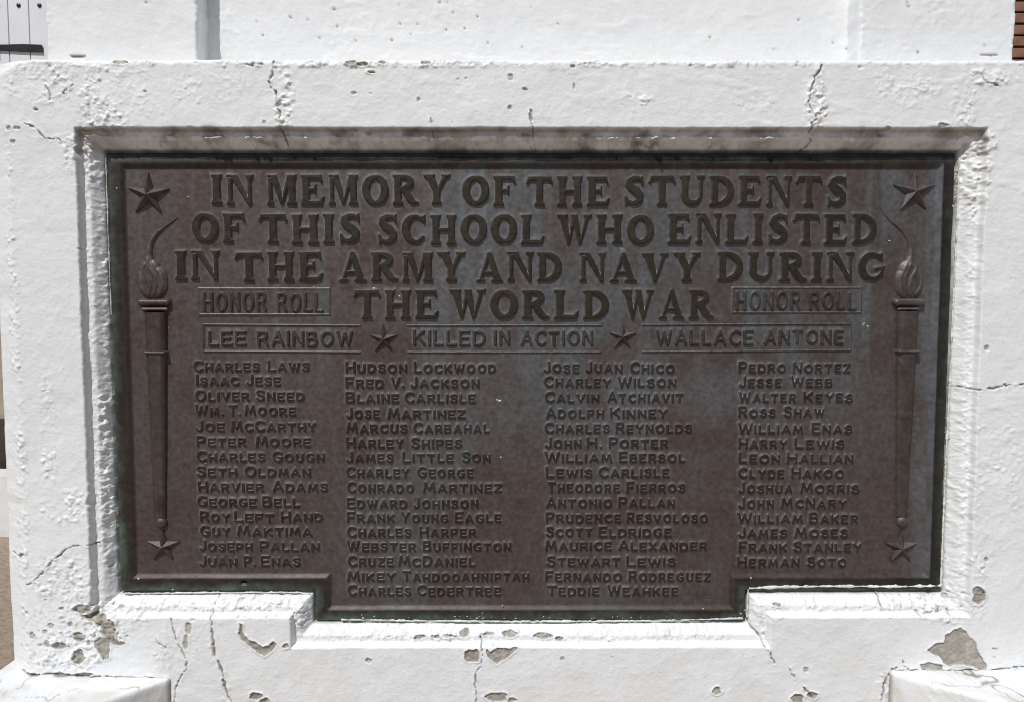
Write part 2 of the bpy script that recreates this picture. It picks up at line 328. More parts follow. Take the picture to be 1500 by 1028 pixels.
def front_panel():
    cell = .00128
    zt = TZ-.004
    xs = np.arange(XL+.0, XR, cell); zs = np.arange(P(750, 1052)[1], TZ+.0001, cell)
    zs = np.concatenate([zs, TZ+np.zeros(4)]); zs[-5] = TZ
    X, Z = np.meshgrid(xs, zs)
    rm = np.zeros(X.shape)
    for px, py, rx, ry, s in ROUGH:
        cx, cz = to_plane((px, py)); rx *= SC; ry *= SC
        def f(sl_):
            q = ((X[sl_]-cx)/rx)**2+((Z[sl_]-cz)/ry)**2
            rm[sl_] = np.maximum(rm[sl_], s*sst(1.7, .3, q))
        local(X, Z, cx, cz, max(rx, ry)*1.4, f)
    rm *= sst(-.35, .25, fbm(X, Z, .03, 88, 3))*.75+.25
    h, c = surface_detail(X, Z, rm)
    # moulding round the plaque
    wob = fbm(X, Z, .05, 101, 3)*.0011+fbm(X, Z, .009, 103, 2)*.0007+rm*fbm(X, Z, .007, 105, 2)*.0030+np.maximum(rm-.9, 0)*fbm(X, Z, .010, 107, 3)*.008
    d = tdist(X, Z)-GAP+wob*sst(.0, .006, tdist(X, Z)-GAP)
    prof = np.interp(d, [-.004, -.0005, 0, .0110, .0135, .0155, .0230, .0245, .0268, .0285], [.036, .0345, .0292, .0158, .0133, .0124, .0116, .0095, .0012, 0])
    # hand-laid unevenness inside the moulding
    ins = sst(.030, .024, d)*sst(-.001, .003, d)
    h += ins*(fbm(X, Z, .02, 111, 2)*.0007+(.5+.5*np.clip(rm*1.4, 0, 1))*(np.maximum(fbm(X, Z, .0045, 113, 2), 0)*.0030+fbm(X, Z, .003, 115, 1)*.0006))
    top = (Z > 1.512)
    # chipped lip along the first arris of the top moulding
    lip = sst(.0100, .0135, d)*sst(.0180, .0140, d)*top
    h += lip*(np.maximum(fbm(X, Z*.8, .013, 121, 4)+.03, 0)*.016+np.maximum(fbm(X, Z, .004, 125, 2), 0)*.004)*sst(-.1, .25, fbm(X, Z*0, .07, 123, 3))
    # rounded outer edges: top, left chamfer
    e = np.clip((TZ-Z+fbm(X, Z*0, .02, 131, 3)*.003+.002), 0, 1); R = .0085
    tr = np.where(e < R, R-np.sqrt(np.maximum(R*R-(R-e)**2, 0)), 0)
    el = X-XL+fbm(X*0, Z, .03, 135, 3)*.0022
    chw = .0385; ch = np.maximum(chw-el, 0)*.58; ch = ch*mix(.45, 1.0, sst(TZ, TZ-.20, Z)); ch = np.where(ch < .002, ch*ch/.004, ch-.001)
    corner = np.maximum(.0-((X-XL)*.5+(TZ-Z)-.035), 0)*.45
    Y = prof+tr+ch+corner-h
    dirt = np.zeros(X.shape); peel = np.zeros(X.shape); cav = np.zeros(X.shape)
    for w, dep, pts in CR:
        q = [(*to_plane(p), 0) for p in pts]
        # densify with jitter
        qq = []
        for a, b in zip(q[:-1], q[1:]):
            for t in (0, .33, .66):
                jx, jz = rsn.normal(0, .0009, 2); qq.append((a[0]+(b[0]-a[0])*t+jx, a[1]+(b[1]-a[1])*t+jz, 0))
        qq.append(q[-1]); qa = np.array(qq)
        cx, cz = qa[:, 0].mean(), qa[:, 1].mean(); r = max(np.ptp(qa[:, 0]), np.ptp(qa[:, 1]))/2+.02
        r = max(r, np.abs(qa[:, :2]-[cx, cz]).max()+.01)
        def f(sl_):
            dd = -line_sd(X[sl_], Z[sl_], qq)
            dd = np.abs(dd+fbm(X[sl_], Z[sl_], .004, 145, 2)*.0011); ww = w*.00062*(.35+1.1*np.clip(fbm(X[sl_], Z[sl_], .009, 141, 2)*1.3+.5, 0, 1))
            g = np.exp(-(dd/ww)**2)
            g2 = np.exp(-(dd/(ww*4.5))**2)
            cav[sl_] = np.maximum(cav[sl_], g*dep*.001)
            h_edge = g2*(.0003+.0022*np.maximum(fbm(X[sl_], Z[sl_], .005, 143, 2), 0))
            Y[sl_] -= h_edge*(1-g)
            dirt[sl_] = np.maximum(dirt[sl_], np.clip(g*.85, 0, 1))
        local(X, Z, cx, cz, r, f)
    for p in PEEL:
        if isinstance(p, tuple):
            px, py, rx, ry = p; n = 22
            ph = rsn.uniform(0, 6.28, 3)
            pts = [(px+rx*math.cos(a)*(1+.13*math.sin(3*a+ph[0])+.1*math.sin(5*a+ph[1])), py+ry*math.sin(a)*(1+.13*math.sin(2*a+ph[2])+.1*math.sin(4*a+ph[0]))) for a in np.linspace(0, 2*math.pi, n, endpoint=False)]
        else: pts = p
        q = [to_plane(a) for a in pts]; qa = np.array(q); cx, cz = qa.mean(0); r = np.abs(qa-[cx, cz]).max()+.012
        small = (np.ptp(qa[:, 0]) < .012)
        def f(sl_):
            sd = poly_sd(X[sl_], Z[sl_], q)+fbm(X[sl_], Z[sl_], .005, 151, 2)*(.0005 if small else .0013)
            m = sst(-.0003, .0008, sd)
            lipm = sst(-.004, -.0005, sd)*(1-m)
            Y[sl_] += m*(.0016+.0012*fbm(X[sl_], Z[sl_], .004, 153, 2))
            Y[sl_] -= lipm*(.0002 if small else .0010)*(1+fbm(X[sl_], Z[sl_], .01, 155, 2))
            peel[sl_] = np.maximum(peel[sl_], m*(.72 if small else 1))
            dirt[sl_] = np.maximum(dirt[sl_], np.exp(-((sd-.0006)/.0006)**2)*(.12 if small else .34))
        local(X, Z, cx, cz, r, f)
    for px, py, r, dep in PITS:
        cx, cz = to_plane((px, py)); r *= SC; ex = rsn.uniform(.6, 1.7)
        def f(sl_):
            g = np.exp(-(((X[sl_]-cx)/r/ex)**2+((Z[sl_]-cz)/r)**2)**1.5)
            cav[sl_] = np.maximum(cav[sl_], g*dep*.0012); dirt[sl_] = np.maximum(dirt[sl_], g*.35)
            rim = np.exp(-((np.sqrt(((X[sl_]-cx)/r/ex)**2+((Z[sl_]-cz)/r)**2)-1.7)/.7)**2)
            Y[sl_] -= rim*.00012
        local(X, Z, cx, cz, r*4, f)
    Y += cav
    # colour
    c = c*(1-peel[..., None])+peel[..., None]*(BEIGE*(1+.35*fbm(X, Z, .008, 161, 3)[..., None]))
    # grime under the top moulding and in the crevice beside the plate
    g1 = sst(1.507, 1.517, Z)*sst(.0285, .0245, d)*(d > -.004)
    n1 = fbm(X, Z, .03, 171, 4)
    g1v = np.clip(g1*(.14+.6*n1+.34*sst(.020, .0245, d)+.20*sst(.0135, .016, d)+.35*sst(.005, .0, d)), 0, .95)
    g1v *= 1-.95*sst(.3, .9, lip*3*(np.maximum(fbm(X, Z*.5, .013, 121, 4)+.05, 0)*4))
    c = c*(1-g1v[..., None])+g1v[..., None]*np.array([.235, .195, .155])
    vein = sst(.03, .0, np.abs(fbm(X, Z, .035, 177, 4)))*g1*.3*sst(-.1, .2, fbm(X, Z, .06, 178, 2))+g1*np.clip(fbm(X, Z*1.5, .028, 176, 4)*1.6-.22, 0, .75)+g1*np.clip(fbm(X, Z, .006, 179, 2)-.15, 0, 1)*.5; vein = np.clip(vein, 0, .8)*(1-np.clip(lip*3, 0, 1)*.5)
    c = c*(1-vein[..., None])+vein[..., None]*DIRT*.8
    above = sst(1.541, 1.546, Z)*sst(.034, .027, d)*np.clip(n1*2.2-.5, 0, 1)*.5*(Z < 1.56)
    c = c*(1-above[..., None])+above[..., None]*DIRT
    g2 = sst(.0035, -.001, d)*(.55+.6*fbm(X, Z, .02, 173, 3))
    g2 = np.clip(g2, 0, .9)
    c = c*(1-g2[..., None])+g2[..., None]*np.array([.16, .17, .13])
    # greyish scuffs in the crumbly patches
    g3 = np.clip(rm*(fbm(X, Z, .006, 181, 2)-.08)*1.1*sst(-.2, .25, fbm(X, Z, .04, 183, 2)), 0, .6)
    c = c*(1-g3[..., None])+g3[..., None]*GREY
    low = sst(.90, .76, Z)*np.clip(fbm(X, Z, .07, 191, 4)*.5, 0, .12)
    c = c*(1-low[..., None])+low[..., None]*np.array([.62, .56, .47])
    c = c*(1-dirt[..., None])+dirt[..., None]*DIRT
    V = np.stack([X, Y, Z], -1)
    # turn the last rows back into the ledge
    for k, yb in enumerate((.012, .03, .06, .12)):
        V[-4+k, :, 1] = np.maximum(V[-5, :, 1], yb); V[-4+k, :, 2] = TZ-.0005+.0012*fbm(xs, xs*0+yb, .02, 7, 2)
    V[-6:, :, 2] -= np.maximum(.0-((xs-XL)*.5-.02), 0)*.35
    # left return
    L = np.repeat(V[:, :1], 3, 1); CL = np.repeat(c[:, :1], 3, 1)
    for k, yb in enumerate((.26, .10, .03)): L[:, k, 1] = np.maximum(yb, L[:, k, 1]); L[:, k, 0] += .001*fbm(zs, zs*0+yb, .03, 5, 2)
    V = np.concatenate([L, V], 1); c = np.concatenate([CL, c], 1)
    td = tdist(V[..., 0], V[..., 2]); keep = td[:-1, :-1] > -.010
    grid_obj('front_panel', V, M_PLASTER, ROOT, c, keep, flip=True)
front_panel()

# piers and recessed wall above the ledge
PY, RY = .048, .088
def upper(name, xa, xb, Yf, side_l, side_r, seed, pits=(), peels=()):
    cell = .0022
    xs = np.arange(xa, xb, cell); zs = np.arange(TZ-.012, TZ+.34, cell)
    zs = np.concatenate([zs[zs < TZ+.14], np.arange(TZ+.14, TZ+.36, .01)])
    X, Z = np.meshgrid(xs, zs)
    rm = np.clip(fbm(X, Z, .09, seed, 3)*.9-.1, 0, 1)*.7
    rm = np.maximum(rm, .7*sst(.012, .0, np.minimum(X-xa if side_l else X*0+1, xb-X if side_r else X*0+1)))
    h, c = surface_detail(X, Z, rm)
    Y = Yf-h
    ragged = lambda s: fbm(X*0+s, Z, .022, seed+5, 4)*.0022
    R = .005
    if side_l: e = np.clip(X-xa, 0, 1); Y += np.where(e < R, R-np.sqrt(np.maximum(R*R-(R-e)**2, 0)), 0)
    if side_r: e = np.clip(xs[-1]-X, 0, 1); Y += np.where(e < R, R-np.sqrt(np.maximum(R*R-(R-e)**2, 0)), 0)
    for px, py, r in pits:
        cx, cz = P(px, py, Yf); r *= SC
        g = np.exp(-(((X-cx)/r)**2+((Z-cz)/r)**2)); Y += g*.0025; c = c*(1-g[..., None]*.85)+g[..., None]*.85*DIRT
    for px, py, rx, ry in peels:
        cx, cz = P(px, py, Yf)
        g = sst(1.3, .8, ((X-cx)/rx/SC)**2+((Z-cz)/ry/SC)**2+.4*fbm(X, Z, .006, 3, 2)); Y += g*.002
        c = c*(1-g[..., None])+g[..., None]*BEIGE*np.array([.62, .5, .4])
    foot = sst(TZ+.004, TZ, Z)*np.clip(fbm(X, Z*.2, .03, seed+9, 3)*2-.35, 0, .8)
    c = c*(1-foot[..., None])+foot[..., None]*GREY
    X = X+ragged(1)*(sst(.01, 0, X-xa) if side_l else 0)+ragged(2)*(sst(.01, 0, xs[-1]-X) if side_r else 0)
    V = np.stack([X, Y, Z], -1)
    if side_l:
        L = np.repeat(V[:, :1], 4, 1)
        for k, yb in enumerate((side_l, Yf+.03, Yf+.02, Yf+.01)): L[:, k, 1] = yb; L[:, k, 0] += .0008*fbm(zs, zs*0+k, .015, seed+k, 2)
        V = np.concatenate([L, V], 1); c = np.concatenate([np.repeat(c[:, :1], 4, 1), c], 1)
    if side_r:
        L = np.repeat(V[:, -1:], 4, 1)
        for k, yb in enumerate((Yf+.01, Yf+.02, Yf+.03, side_r)): L[:, k, 1] = yb; L[:, k, 0] += .0008*fbm(zs, zs*0+k, .015, seed+k, 2)
        V = np.concatenate([V, L], 1); c = np.concatenate([c, np.repeat(c[:, -1:], 4, 1)], 1)
    grid_obj(name, V, M_PLASTER, ROOT, c, flip=True)
upits = [(490,14,2.2),(468,56,1.6),(451,29,1.4),(425,25,1.4),(427,27,1.2),(385,52,1.6),(494,39,1.6),(376,32,1.1),(574,59,1.8),(586,35,1.6),(612,35,1.3),(644,4,2),(656,4,1.2),(664,19,1.4),(654,44,1.4),(681,42,1.3),(700,25,1.3),(521,60,1.6),(715,63,1.2),(765,69,1.3),(817,35,1.2),(1040,55,1.7),(1170,30,1.5),(1134,73,1.2),(1220,63,1.4),(1240,72,1.6),(585,8,1.2),(602,50,1.2),(777,11,1)]
XPA, XPB = P(68, 60, PY)[0], P(292, 60, PY)[0]
XQA, XQB = P(1259, 60, PY)[0], P(1487, 60, PY)[0]
upper('pier', XPA, XPB, PY, .5, RY+.01, 201, [(214,4,1.5)], [(114,83,12,2.2)])
upper('pier', XQA, XQB, PY, RY+.01, .5, 221, [(1331,10,1.8),(1329,4,1.5),(1345,77,2),(1442,68,1.3)], [(1449,81.5,16,1.4)])
upper('recessed_wall', XPB-.02, XQA+.02, RY, None, None, 241, upits)
# wing blocks low down at both ends
def wing(name, ins, mids, zs_top, back_y, seed, sgn):
    """ins: inner corner on the face; mids: points on the front edge of the top (plan)"""
    path = [ins]+mids
    L = [0]
    for a, b in zip(path[:-1], path[1:]): L.append(L[-1]+math.hypot(b[0]-a[0], b[1]-a[1]))
    t = np.arange(0, L[-1], .002); fx = np.interp(t, L, [p[0] for p in path]); fy = np.interp(t, L, [p[1] for p in path])
    u = np.concatenate([np.linspace(0, 1, 64)]); R = .006
    rows = []
    for k in range(len(t)):
        by = back_y; yy = by+(fy[k]-by)*u; n = len(u)
        top = np.stack([np.full(n, fx[k]), yy, np.full(n, zs_top)], -1)
        a = np.linspace(0, math.pi/2, 5)[1:]
        rnd = np.stack([np.full(4, fx[k]), fy[k]-R*np.sin(a), zs_top-R+R*np.cos(a)], -1)
        dn = np.concatenate([np.linspace(R, .09, 26)[1:], [.2, .4, zs_top]])
        low = np.stack([np.full(28, fx[k]), np.full(28, fy[k]-R), zs_top-dn], -1)
        rows.append(np.concatenate([top, rnd, low], 0))
    V = np.array(rows)
    A = V[..., 0]; B = V[..., 1]-V[..., 2]
    h, c = surface_detail(A, B, np.clip(.35+fbm(A, B, .05, seed, 3), 0, 1)*.8)
    istop = (np.arange(V.shape[1]) < 66)[None, :]
    V[..., 2] += h*istop; V[..., 1] -= h*(~istop)
    st = np.clip(fbm(A, B, .04, seed+3, 4)*1.5, 0, .6)
    c = c*(1-st[..., None])+st[..., None]*np.array([.62, .58, .52])
    nn = np.abs(fbm(A, B, .07, seed+7, 3)); ck = sst(.022, .0, nn)*istop*.9*sst(-.15, .2, fbm(A, B, .1, seed+8, 2))
    V[..., 2] -= ck*.001
    c = c*(1-ck[..., None])+ck[..., None]*GREY*.45
    jl = sst(.008, .0, np.repeat(t[:, None], V.shape[1], 1))
    c = c*(1-.7*jl[..., None])+.7*jl[..., None]*DIRT
    o = grid_obj(name, V, M_PLASTER, ROOT, c, flip=(sgn < 0))
ZL = P(200, 992)[1]; ZR = P(1400, 982)[1]
iL = PZ(249, 993, ZL); aL = PZ(147, 1027, ZL); dL = ((aL[0]-iL[0]), (aL[1]-iL[1]))
wing('wing_block', (iL[0], .003), [aL, (iL[0]+dL[0]*4, iL[1]+dL[1]*4)], ZL, PZ(10, 950, ZL)[1], 301, -1)
iR = PZ(1302, 983, ZR); aR = PZ(1400, 1008, ZR); dR = ((aR[0]-iR[0]), (aR[1]-iR[1]))
wing('wing_block', (iR[0], .003), [aR, (iR[0]+dR[0]*3.5, iR[1]+dR[1]*3.5)], ZR, PZ(10, 950, ZL)[1], 321, 1)
# hidden core so that nothing shines through
box_mesh('core', XL+.05, XR-.05, .075, .5, P(750, 1052)[1], TZ-.004, M_KERB, ROOT)
box_mesh('base', XL+.012, XR-.02, .004, .49, 0, P(750, 1052)[1]-.001, M_KERB, ROOT, .004)
box_mesh('core', XPA+.02, XQB-.02, .12, .5, TZ-.004, TZ+.34, M_KERB, ROOT)

# ------------------------------------------------------------------ bronze plaque
PLQ = empty('bronze_plaque', (0, .03, .84))
tag(PLQ, 'dark bronze memorial plaque with raised lettering, six stars and two torches', 'plaque')
FY, RIMY = .0300, .0250
F_PURPLE = np.array([.132, .105, .098]); F_GREY = np.array([.150, .151, .154]); F_RED = np.array([.114, .078, .067]); F_OLIVE = np.array([.060, .047, .034])
F_GREEN = np.array([.10, .135, .118]); F_LIGHT = np.array([.25, .26, .275])
def field_colour(X, Z):
    a = fbm(X, Z*.55, .16, 401, 4)[..., None]; b = fbm(X, Z*.2, .03, 411, 4)[..., None]; e = fbm(X, Z, .06, 421, 4)[..., None]
    c = F_PURPLE*np.ones(X.shape+(1,))
    c = mix(c, F_GREY, np.clip(.45+a*2.0+b*.6, 0, 1)*sst(.62, .15, np.abs(X-.12))[..., None]*.8)
    c = mix(c, F_RED, np.clip(e*1.9-.05, 0, .65))
    # paler water streaks, right margin and top
    s = (sst(.555, .600, X+fbm(X, Z, .05, 431, 3)*.03)*np.clip(.55+b[..., 0]*1.2, 0, 1)*.62)[..., None]
    c = mix(c, F_LIGHT*.85, s)
    st = (np.clip(fbm(X, Z*.06, .022, 441, 3)*1.7-.22, 0, 1)*sst(1.05, 1.40, Z)*.7)[..., None]
    c = mix(c, np.array([.190, .212, .226]), st)
    return c*.87*(1+.10*fbm(X, Z, .01, 451, 3))[..., None]

HALO = []      # lettering outlines recorded for grey residue and painted lit edges beside them
def relief(name, prims, H, slope, Yb, parent, cell=.0007, top=None, side=None, wob=.00025, seed=0, profile='bevel', grow=0.0, tone=.55, keep_side=1.1, mat=None, extra=None, halo=False):
    xs0, xs1, zs0, zs1 = 1e9, -1e9, 1e9, -1e9
    for k, p in prims:
        for q in p:
            r = q[2] if k == 'l' else 0
            xs0 = min(xs0, q[0]-r); xs1 = max(xs1, q[0]+r); zs0 = min(zs0, q[1]-r); zs1 = max(zs1, q[1]+r)
    m = cell*2.5
    X, Z = np.meshgrid(np.arange(xs0-m, xs1+m, cell), np.arange(zs0-m, zs1+m, cell))
    v = np.full(X.shape, -1e9)
    for k, p in prims: v = np.maximum(v, poly_sd(X, Z, p) if k == 'p' else line_sd(X, Z, p))
    v = v+grow+fbm(X+seed*.37, Z, .006, 501, 2)*wob
    t = np.clip(v/slope, 0, 1)
    if profile == 'bevel': hh = H*np.minimum(1, (1-(1-t)**1.7))
    else: hh = H*np.sqrt(np.maximum(1-(1-t)**2, 0))
    if extra is not None: hh = hh+extra(X, Z, t)
    hh = hh+t*fbm(X, Z, .008, 511, 2)*.00018
    hh = np.where(v < 0, v*.9, hh)
    k4 = np.maximum(np.maximum(v[:-1, :-1], v[1:, :-1]), np.maximum(v[:-1, 1:], v[1:, 1:])) > -cell*.6
    fc = field_colour(X, Z)
    tcol = fc*tone if top is None else top*(1+.16*fbm(X, Z, .02, 521, 3))[..., None]
    scol = fc*keep_side if side is None else side  # sides are grey patina, lightened further to paint lit letter edges
    w = sst(.45, .9, t)[..., None]
    c = scol*(1-w)+tcol*w
    V = np.stack([X, Yb-hh, Z], -1)
    return grid_obj(name, V, mat or M_BRONZE, parent, c, k4, flip=True)

# glyphs, ten units high ------------------------------------------------
def stem(x, w=2.7, z0=0, z1=10, b=1, t=1, e=.55):
    h = w/2; p = []
    p += [(x+h+(e if b else 0), z0), (x+h+(e*.9 if b else 0), z0+.75), (x+h*.94, z0+1.6)]
    p += [(x+h*.94, z1-1.6), (x+h+(e*.8 if t else 0), z1-.75), (x+h+(e if t else 0), z1)]
    q = [(2*x-a, c) for a, c in p[::-1]]
    return ('p', p+q)
def arc(cx, cz, rx, rz, a0, a1, wf, n=18):
    out = []
    for k in range(n+1):
        a = math.radians(a0+(a1-a0)*k/n); out.append((cx+rx*math.cos(a), cz+rz*math.sin(a), wf(a)/2))
    return ('l', out)
E_TOP = ('p', [(1.9,10),(7.4,10),(8.0,7.5),(7.3,7.3),(6.4,8.5),(1.9,8.5)])
E_MID = ('p', [(2.5,5.8),(4.7,5.8),(5.0,6.8),(5.6,6.8),(5.6,3.6),(5.0,3.6),(4.7,4.5),(2.5,4.5)])
E_BOT = ('p', [(1.9,0),(7.7,0),(8.5,2.7),(7.8,2.9),(6.6,1.6),(1.9,1.6)])
G1 = {
 'I': (3.8, [stem(1.9)]),
 'N': (9.0, [stem(1.3,1.5,0,9,1,0), ('p',[(0,10),(3.5,10),(8.6,.2),(8.4,-.1),(7.2,-.1),(1.4,9.2),(0,9.2)]), stem(7.9,1.4,.3,10,0,1,.7)]),
 'M': (10.6, [stem(1.2,1.4,0,9,1,0), ('p',[(.2,10),(3.4,10),(6.1,1.4),(5.4,.2),(4.7,.2),(1.3,9.2),(.2,9.2)]), ('p',[(7.4,10),(9.2,10),(6.0,1.2),(5.4,.2),(4.9,.6)]), stem(8.9,2.5,0,10,1,1,.5)]),
 'E': (8.5, [stem(1.9), E_TOP, E_MID, E_BOT]), 'F': (8.0, [stem(1.9), E_TOP, E_MID]), 'L': (8.4, [stem(1.9), E_BOT]),
 'T': (9.6, [stem(4.8,2.7,0,9.5,1,0), ('p',[(.7,10),(8.9,10),(9.8,7.6),(9.1,7.2),(8.2,8.4),(1.4,8.4),(.5,7.2),(-.2,7.6)])]),
 'H': (9.4, [stem(1.9,2.6), stem(7.5,2.6), ('p',[(1.9,5.7),(7.5,5.7),(7.5,4.4),(1.9,4.4)])]),
 'D': (8.9, [stem(1.9,2.6), arc(2.6,5,4.95,4.3,90,-90,lambda a: 1.3+1.3*max(0,math.cos(a))), ('p',[(1.9,9.95),(3,9.95),(3,8.7),(1.9,8.7)]), ('p',[(1.9,.05),(3,.05),(3,1.3),(1.9,1.3)])]),
 'O': (9.4, [arc(4.7,5,3.4,4.2,0,360,lambda a: 1.6+1.1*abs(math.cos(a)),28)]),
 'C': (8.8, [arc(4.8,5,3.5,4.2,48,318,lambda a: 1.4+1.4*max(0,-math.cos(a)),24), ('p',[(6.6,9.2),(8.0,9.7),(8.4,9.6),(8.3,6.7),(7.7,6.7),(7.0,8.0)])]),
 'G': (9.4, [arc(4.8,5,3.5,4.2,48,325,lambda a: 1.4+1.4*max(0,-math.cos(a)),24), ('p',[(6.6,9.2),(8.0,9.7),(8.4,9.6),(8.3,6.7),(7.7,6.7),(7.0,8.0)]), ('p',[(5.6,4.6),(9.2,5.3),(9.2,4.6),(8.7,4.2),(8.8,2),(7.6,1.4),(7.2,3.7),(5.6,3.8)])]),
 'S': (7.6, [('l',[(6.9,7.0,.35),(6.5,8.3,.6),(5.4,9.15,.75),(3.6,9.1,.95),(2.2,8.2,1.2),(2.0,7.0,1.35),(3.1,5.8,1.45),(4.7,4.8,1.45),(5.8,3.5,1.4),(5.8,2.2,1.25),(4.7,1.1,1.0),(3.1,.8,.8),(1.6,1.3,.65),(.8,2.9,.35)]), ('p',[(5.6,9.4),(7.0,10.1),(7.3,6.8),(6.6,6.8)]), ('p',[(.4,3.2),(1.1,3.3),(2.2,1.2),(1.0,-.1),(.6,-.1)])]),
 'A': (9.8, [('p',[(1.0,.4),(2.2,.4),(5.5,9.6),(4.2,9.9)]), ('p',[(3.9,9.6),(4.6,10.2),(5.6,9.9),(9.1,.4),(6.2,.4)]), ('p',[(2.2,3.7),(6.6,3.7),(6.9,2.5),(1.9,2.5)]), ('p',[(0,0),(3.3,0),(3.0,1.0),(.6,1.0)]), ('p',[(5.3,0),(9.8,0),(9.2,1.0),(5.8,1.0)])]),
 'V': (9.6, [('p',[(.7,9.6),(3.7,9.6),(5.8,1.6),(5.1,-.1),(4.4,-.1)]), ('p',[(7.2,9.6),(8.7,9.6),(5.4,.2),(4.6,.6)]), ('p',[(0,10),(4.3,10),(4.0,8.8),(.5,8.8)]), ('p',[(6.3,10),(9.6,10),(9.2,8.8),(6.7,8.8)])]),
 'W': (12.4, [('p',[(.8,9.6),(3.4,9.6),(4.9,2),(4.4,-.1),(3.7,-.1)]), ('p',[(5.6,9.8),(6.9,9.8),(4.7,.1),(3.9,.5)]), ('p',[(5.0,10),(7.4,10),(8.9,2),(8.4,-.1),(7.7,-.1)]), ('p',[(10.2,9.6),(11.6,9.6),(8.7,.1),(7.9,.5)]), ('p',[(0,10),(4.0,10),(3.7,8.8),(.5,8.8)]), ('p',[(9.3,10),(12.4,10),(12.0,8.8),(9.6,8.8)])]),
 'U': (9.2, [stem(1.9,2.6,3.2,10,0,1), stem(7.6,1.5,3.2,10,0,1,.7), arc(4.6,3.7,2.85,2.8,180,360,lambda a: 1.9-.55*math.cos(a),16)]),
 'Y': (9.9, [('p',[(.7,9.6),(3.9,9.6),(6.2,4.6),(3.7,4.2)]), ('p',[(7.3,9.6),(9.0,9.6),(6.1,4.2),(4.8,4.8)]), stem(4.9,2.6,0,5.2,1,0), ('p',[(0,10),(4.4,10),(4.1,8.8),(.5,8.8)]), ('p',[(6.5,10),(9.9,10),(9.5,8.8),(6.9,8.8)])]),
 'R': (9.4, [stem(1.9), arc(2.9,7.35,3.5,1.95,90,-90,lambda a: 1.25+1.2*max(0,math.cos(a))), ('p',[(1.9,9.95),(3.2,9.95),(3.2,8.7),(1.9,8.7)]), ('l',[(3.6,5.1,.8),(4.9,4.0,1.25),(6.1,2.1,1.25),(7.3,.9,.95),(9.1,.75,.3)])]),
}
def ln(*p): return list(p)
def ell(cx, cz, rx, rz, a0, a1, n=14): return [(cx+rx*math.cos(math.radians(a0+(a1-a0)*k/n)), cz+rz*math.sin(math.radians(a0+(a1-a0)*k/n))) for k in range(n+1)]
G2 = {
 'A': (7, [[(0,0),(3.5,10),(7,0)], [(1.3,3.2),(5.7,3.2)]]),
 'B': (5.8, [[(0,0),(0,10),(3.6,10),(5,9.2),(5.1,6.6),(3.6,5.4),(0,5.4)], [(3.6,5.4),(5.5,4.4),(5.8,2.6),(5.4,.9),(3.8,0),(0,0)]]),
 'C': (6.6, [ell(3.9,5,3.9,5,45,315)]), 'D': (6.4, [[(0,0),(0,10),(3,10),(5.4,8.6),(6.4,6),(6.4,4),(5.4,1.4),(3,0),(0,0)]]),
 'E': (5.3, [[(5.3,10),(0,10),(0,0),(5.3,0)], [(0,5.1),(4.4,5.1)]]), 'F': (5, [[(5,10),(0,10),(0,0)], [(0,5.1),(4.2,5.1)]]),
 'G': (7, [ell(3.8,5,3.8,5,48,300)+[(6.8,2.2),(6.9,4.2),(4.4,4.2)]]), 'H': (6.2, [[(0,0),(0,10)], [(6.2,0),(6.2,10)], [(0,5),(6.2,5)]]),
 'I': (0, [[(0,0),(0,10)]]), 'J': (4, [[(4,10),(4,2.4),(3.2,.6),(1.7,0),(.4,.5),(0,1.8)]]), 'K': (6, [[(0,0),(0,10)], [(5.7,10),(.2,4.2)], [(2,6),(6,0)]]),
 'L': (4.8, [[(0,10),(0,0),(4.8,0)]]), 'M': (8.2, [[(0,0),(1.2,10),(4.1,2.2),(7,10),(8.2,0)]]), 'N': (6.2, [[(0,0),(0,10),(6.2,0),(6.2,10)]]),
 'O': (7.4, [ell(3.7,5,3.7,5,0,360,20)]), 'P': (5.6, [[(0,0),(0,10),(3.6,10),(5.4,9),(5.6,7.2),(5,5.4),(3.4,4.6),(0,4.6)]]),
 'R': (5.9, [[(0,0),(0,10),(3.6,10),(5.3,9),(5.4,7),(4.8,5.6),(3.4,5),(0,5)], [(3,5),(5.9,0)]]),
 'S': (5.4, [[(5.1,8.3),(4.2,9.7),(2.6,10),(.9,9.5),(.2,8),(.6,6.5),(2.6,5.4),(4.7,4.3),(5.4,2.7),(4.8,.8),(3,0),(1.2,.3),(0,1.8)]]),
 'T': (6.2, [[(0,10),(6.2,10)], [(3.1,10),(3.1,0)]]), 'U': (6.2, [[(0,10),(0,3),(.8,1),(2.4,0),(3.8,0),(5.4,1),(6.2,3),(6.2,10)]]),
 'V': (6.8, [[(0,10),(3.4,0),(6.8,10)]]), 'W': (9.6, [[(0,10),(2.3,0),(4.8,9),(7.3,0),(9.6,10)]]), 'X': (6.2, [[(0,0),(6.2,10)], [(0,10),(6.2,0)]]),
 'Y': (6.6, [[(0,10),(3.3,5),(6.6,10)], [(3.3,5),(3.3,0)]]), 'Z': (5.6, [[(0,10),(5.6,10),(0,0),(5.6,0)]]), '.': (0, [[(0,.3),(0,0)]]),
}
OLIVE = np.array([.046, .036, .026]); SIDE = np.array([.155, .148, .142])
rl = np.random.RandomState(3)
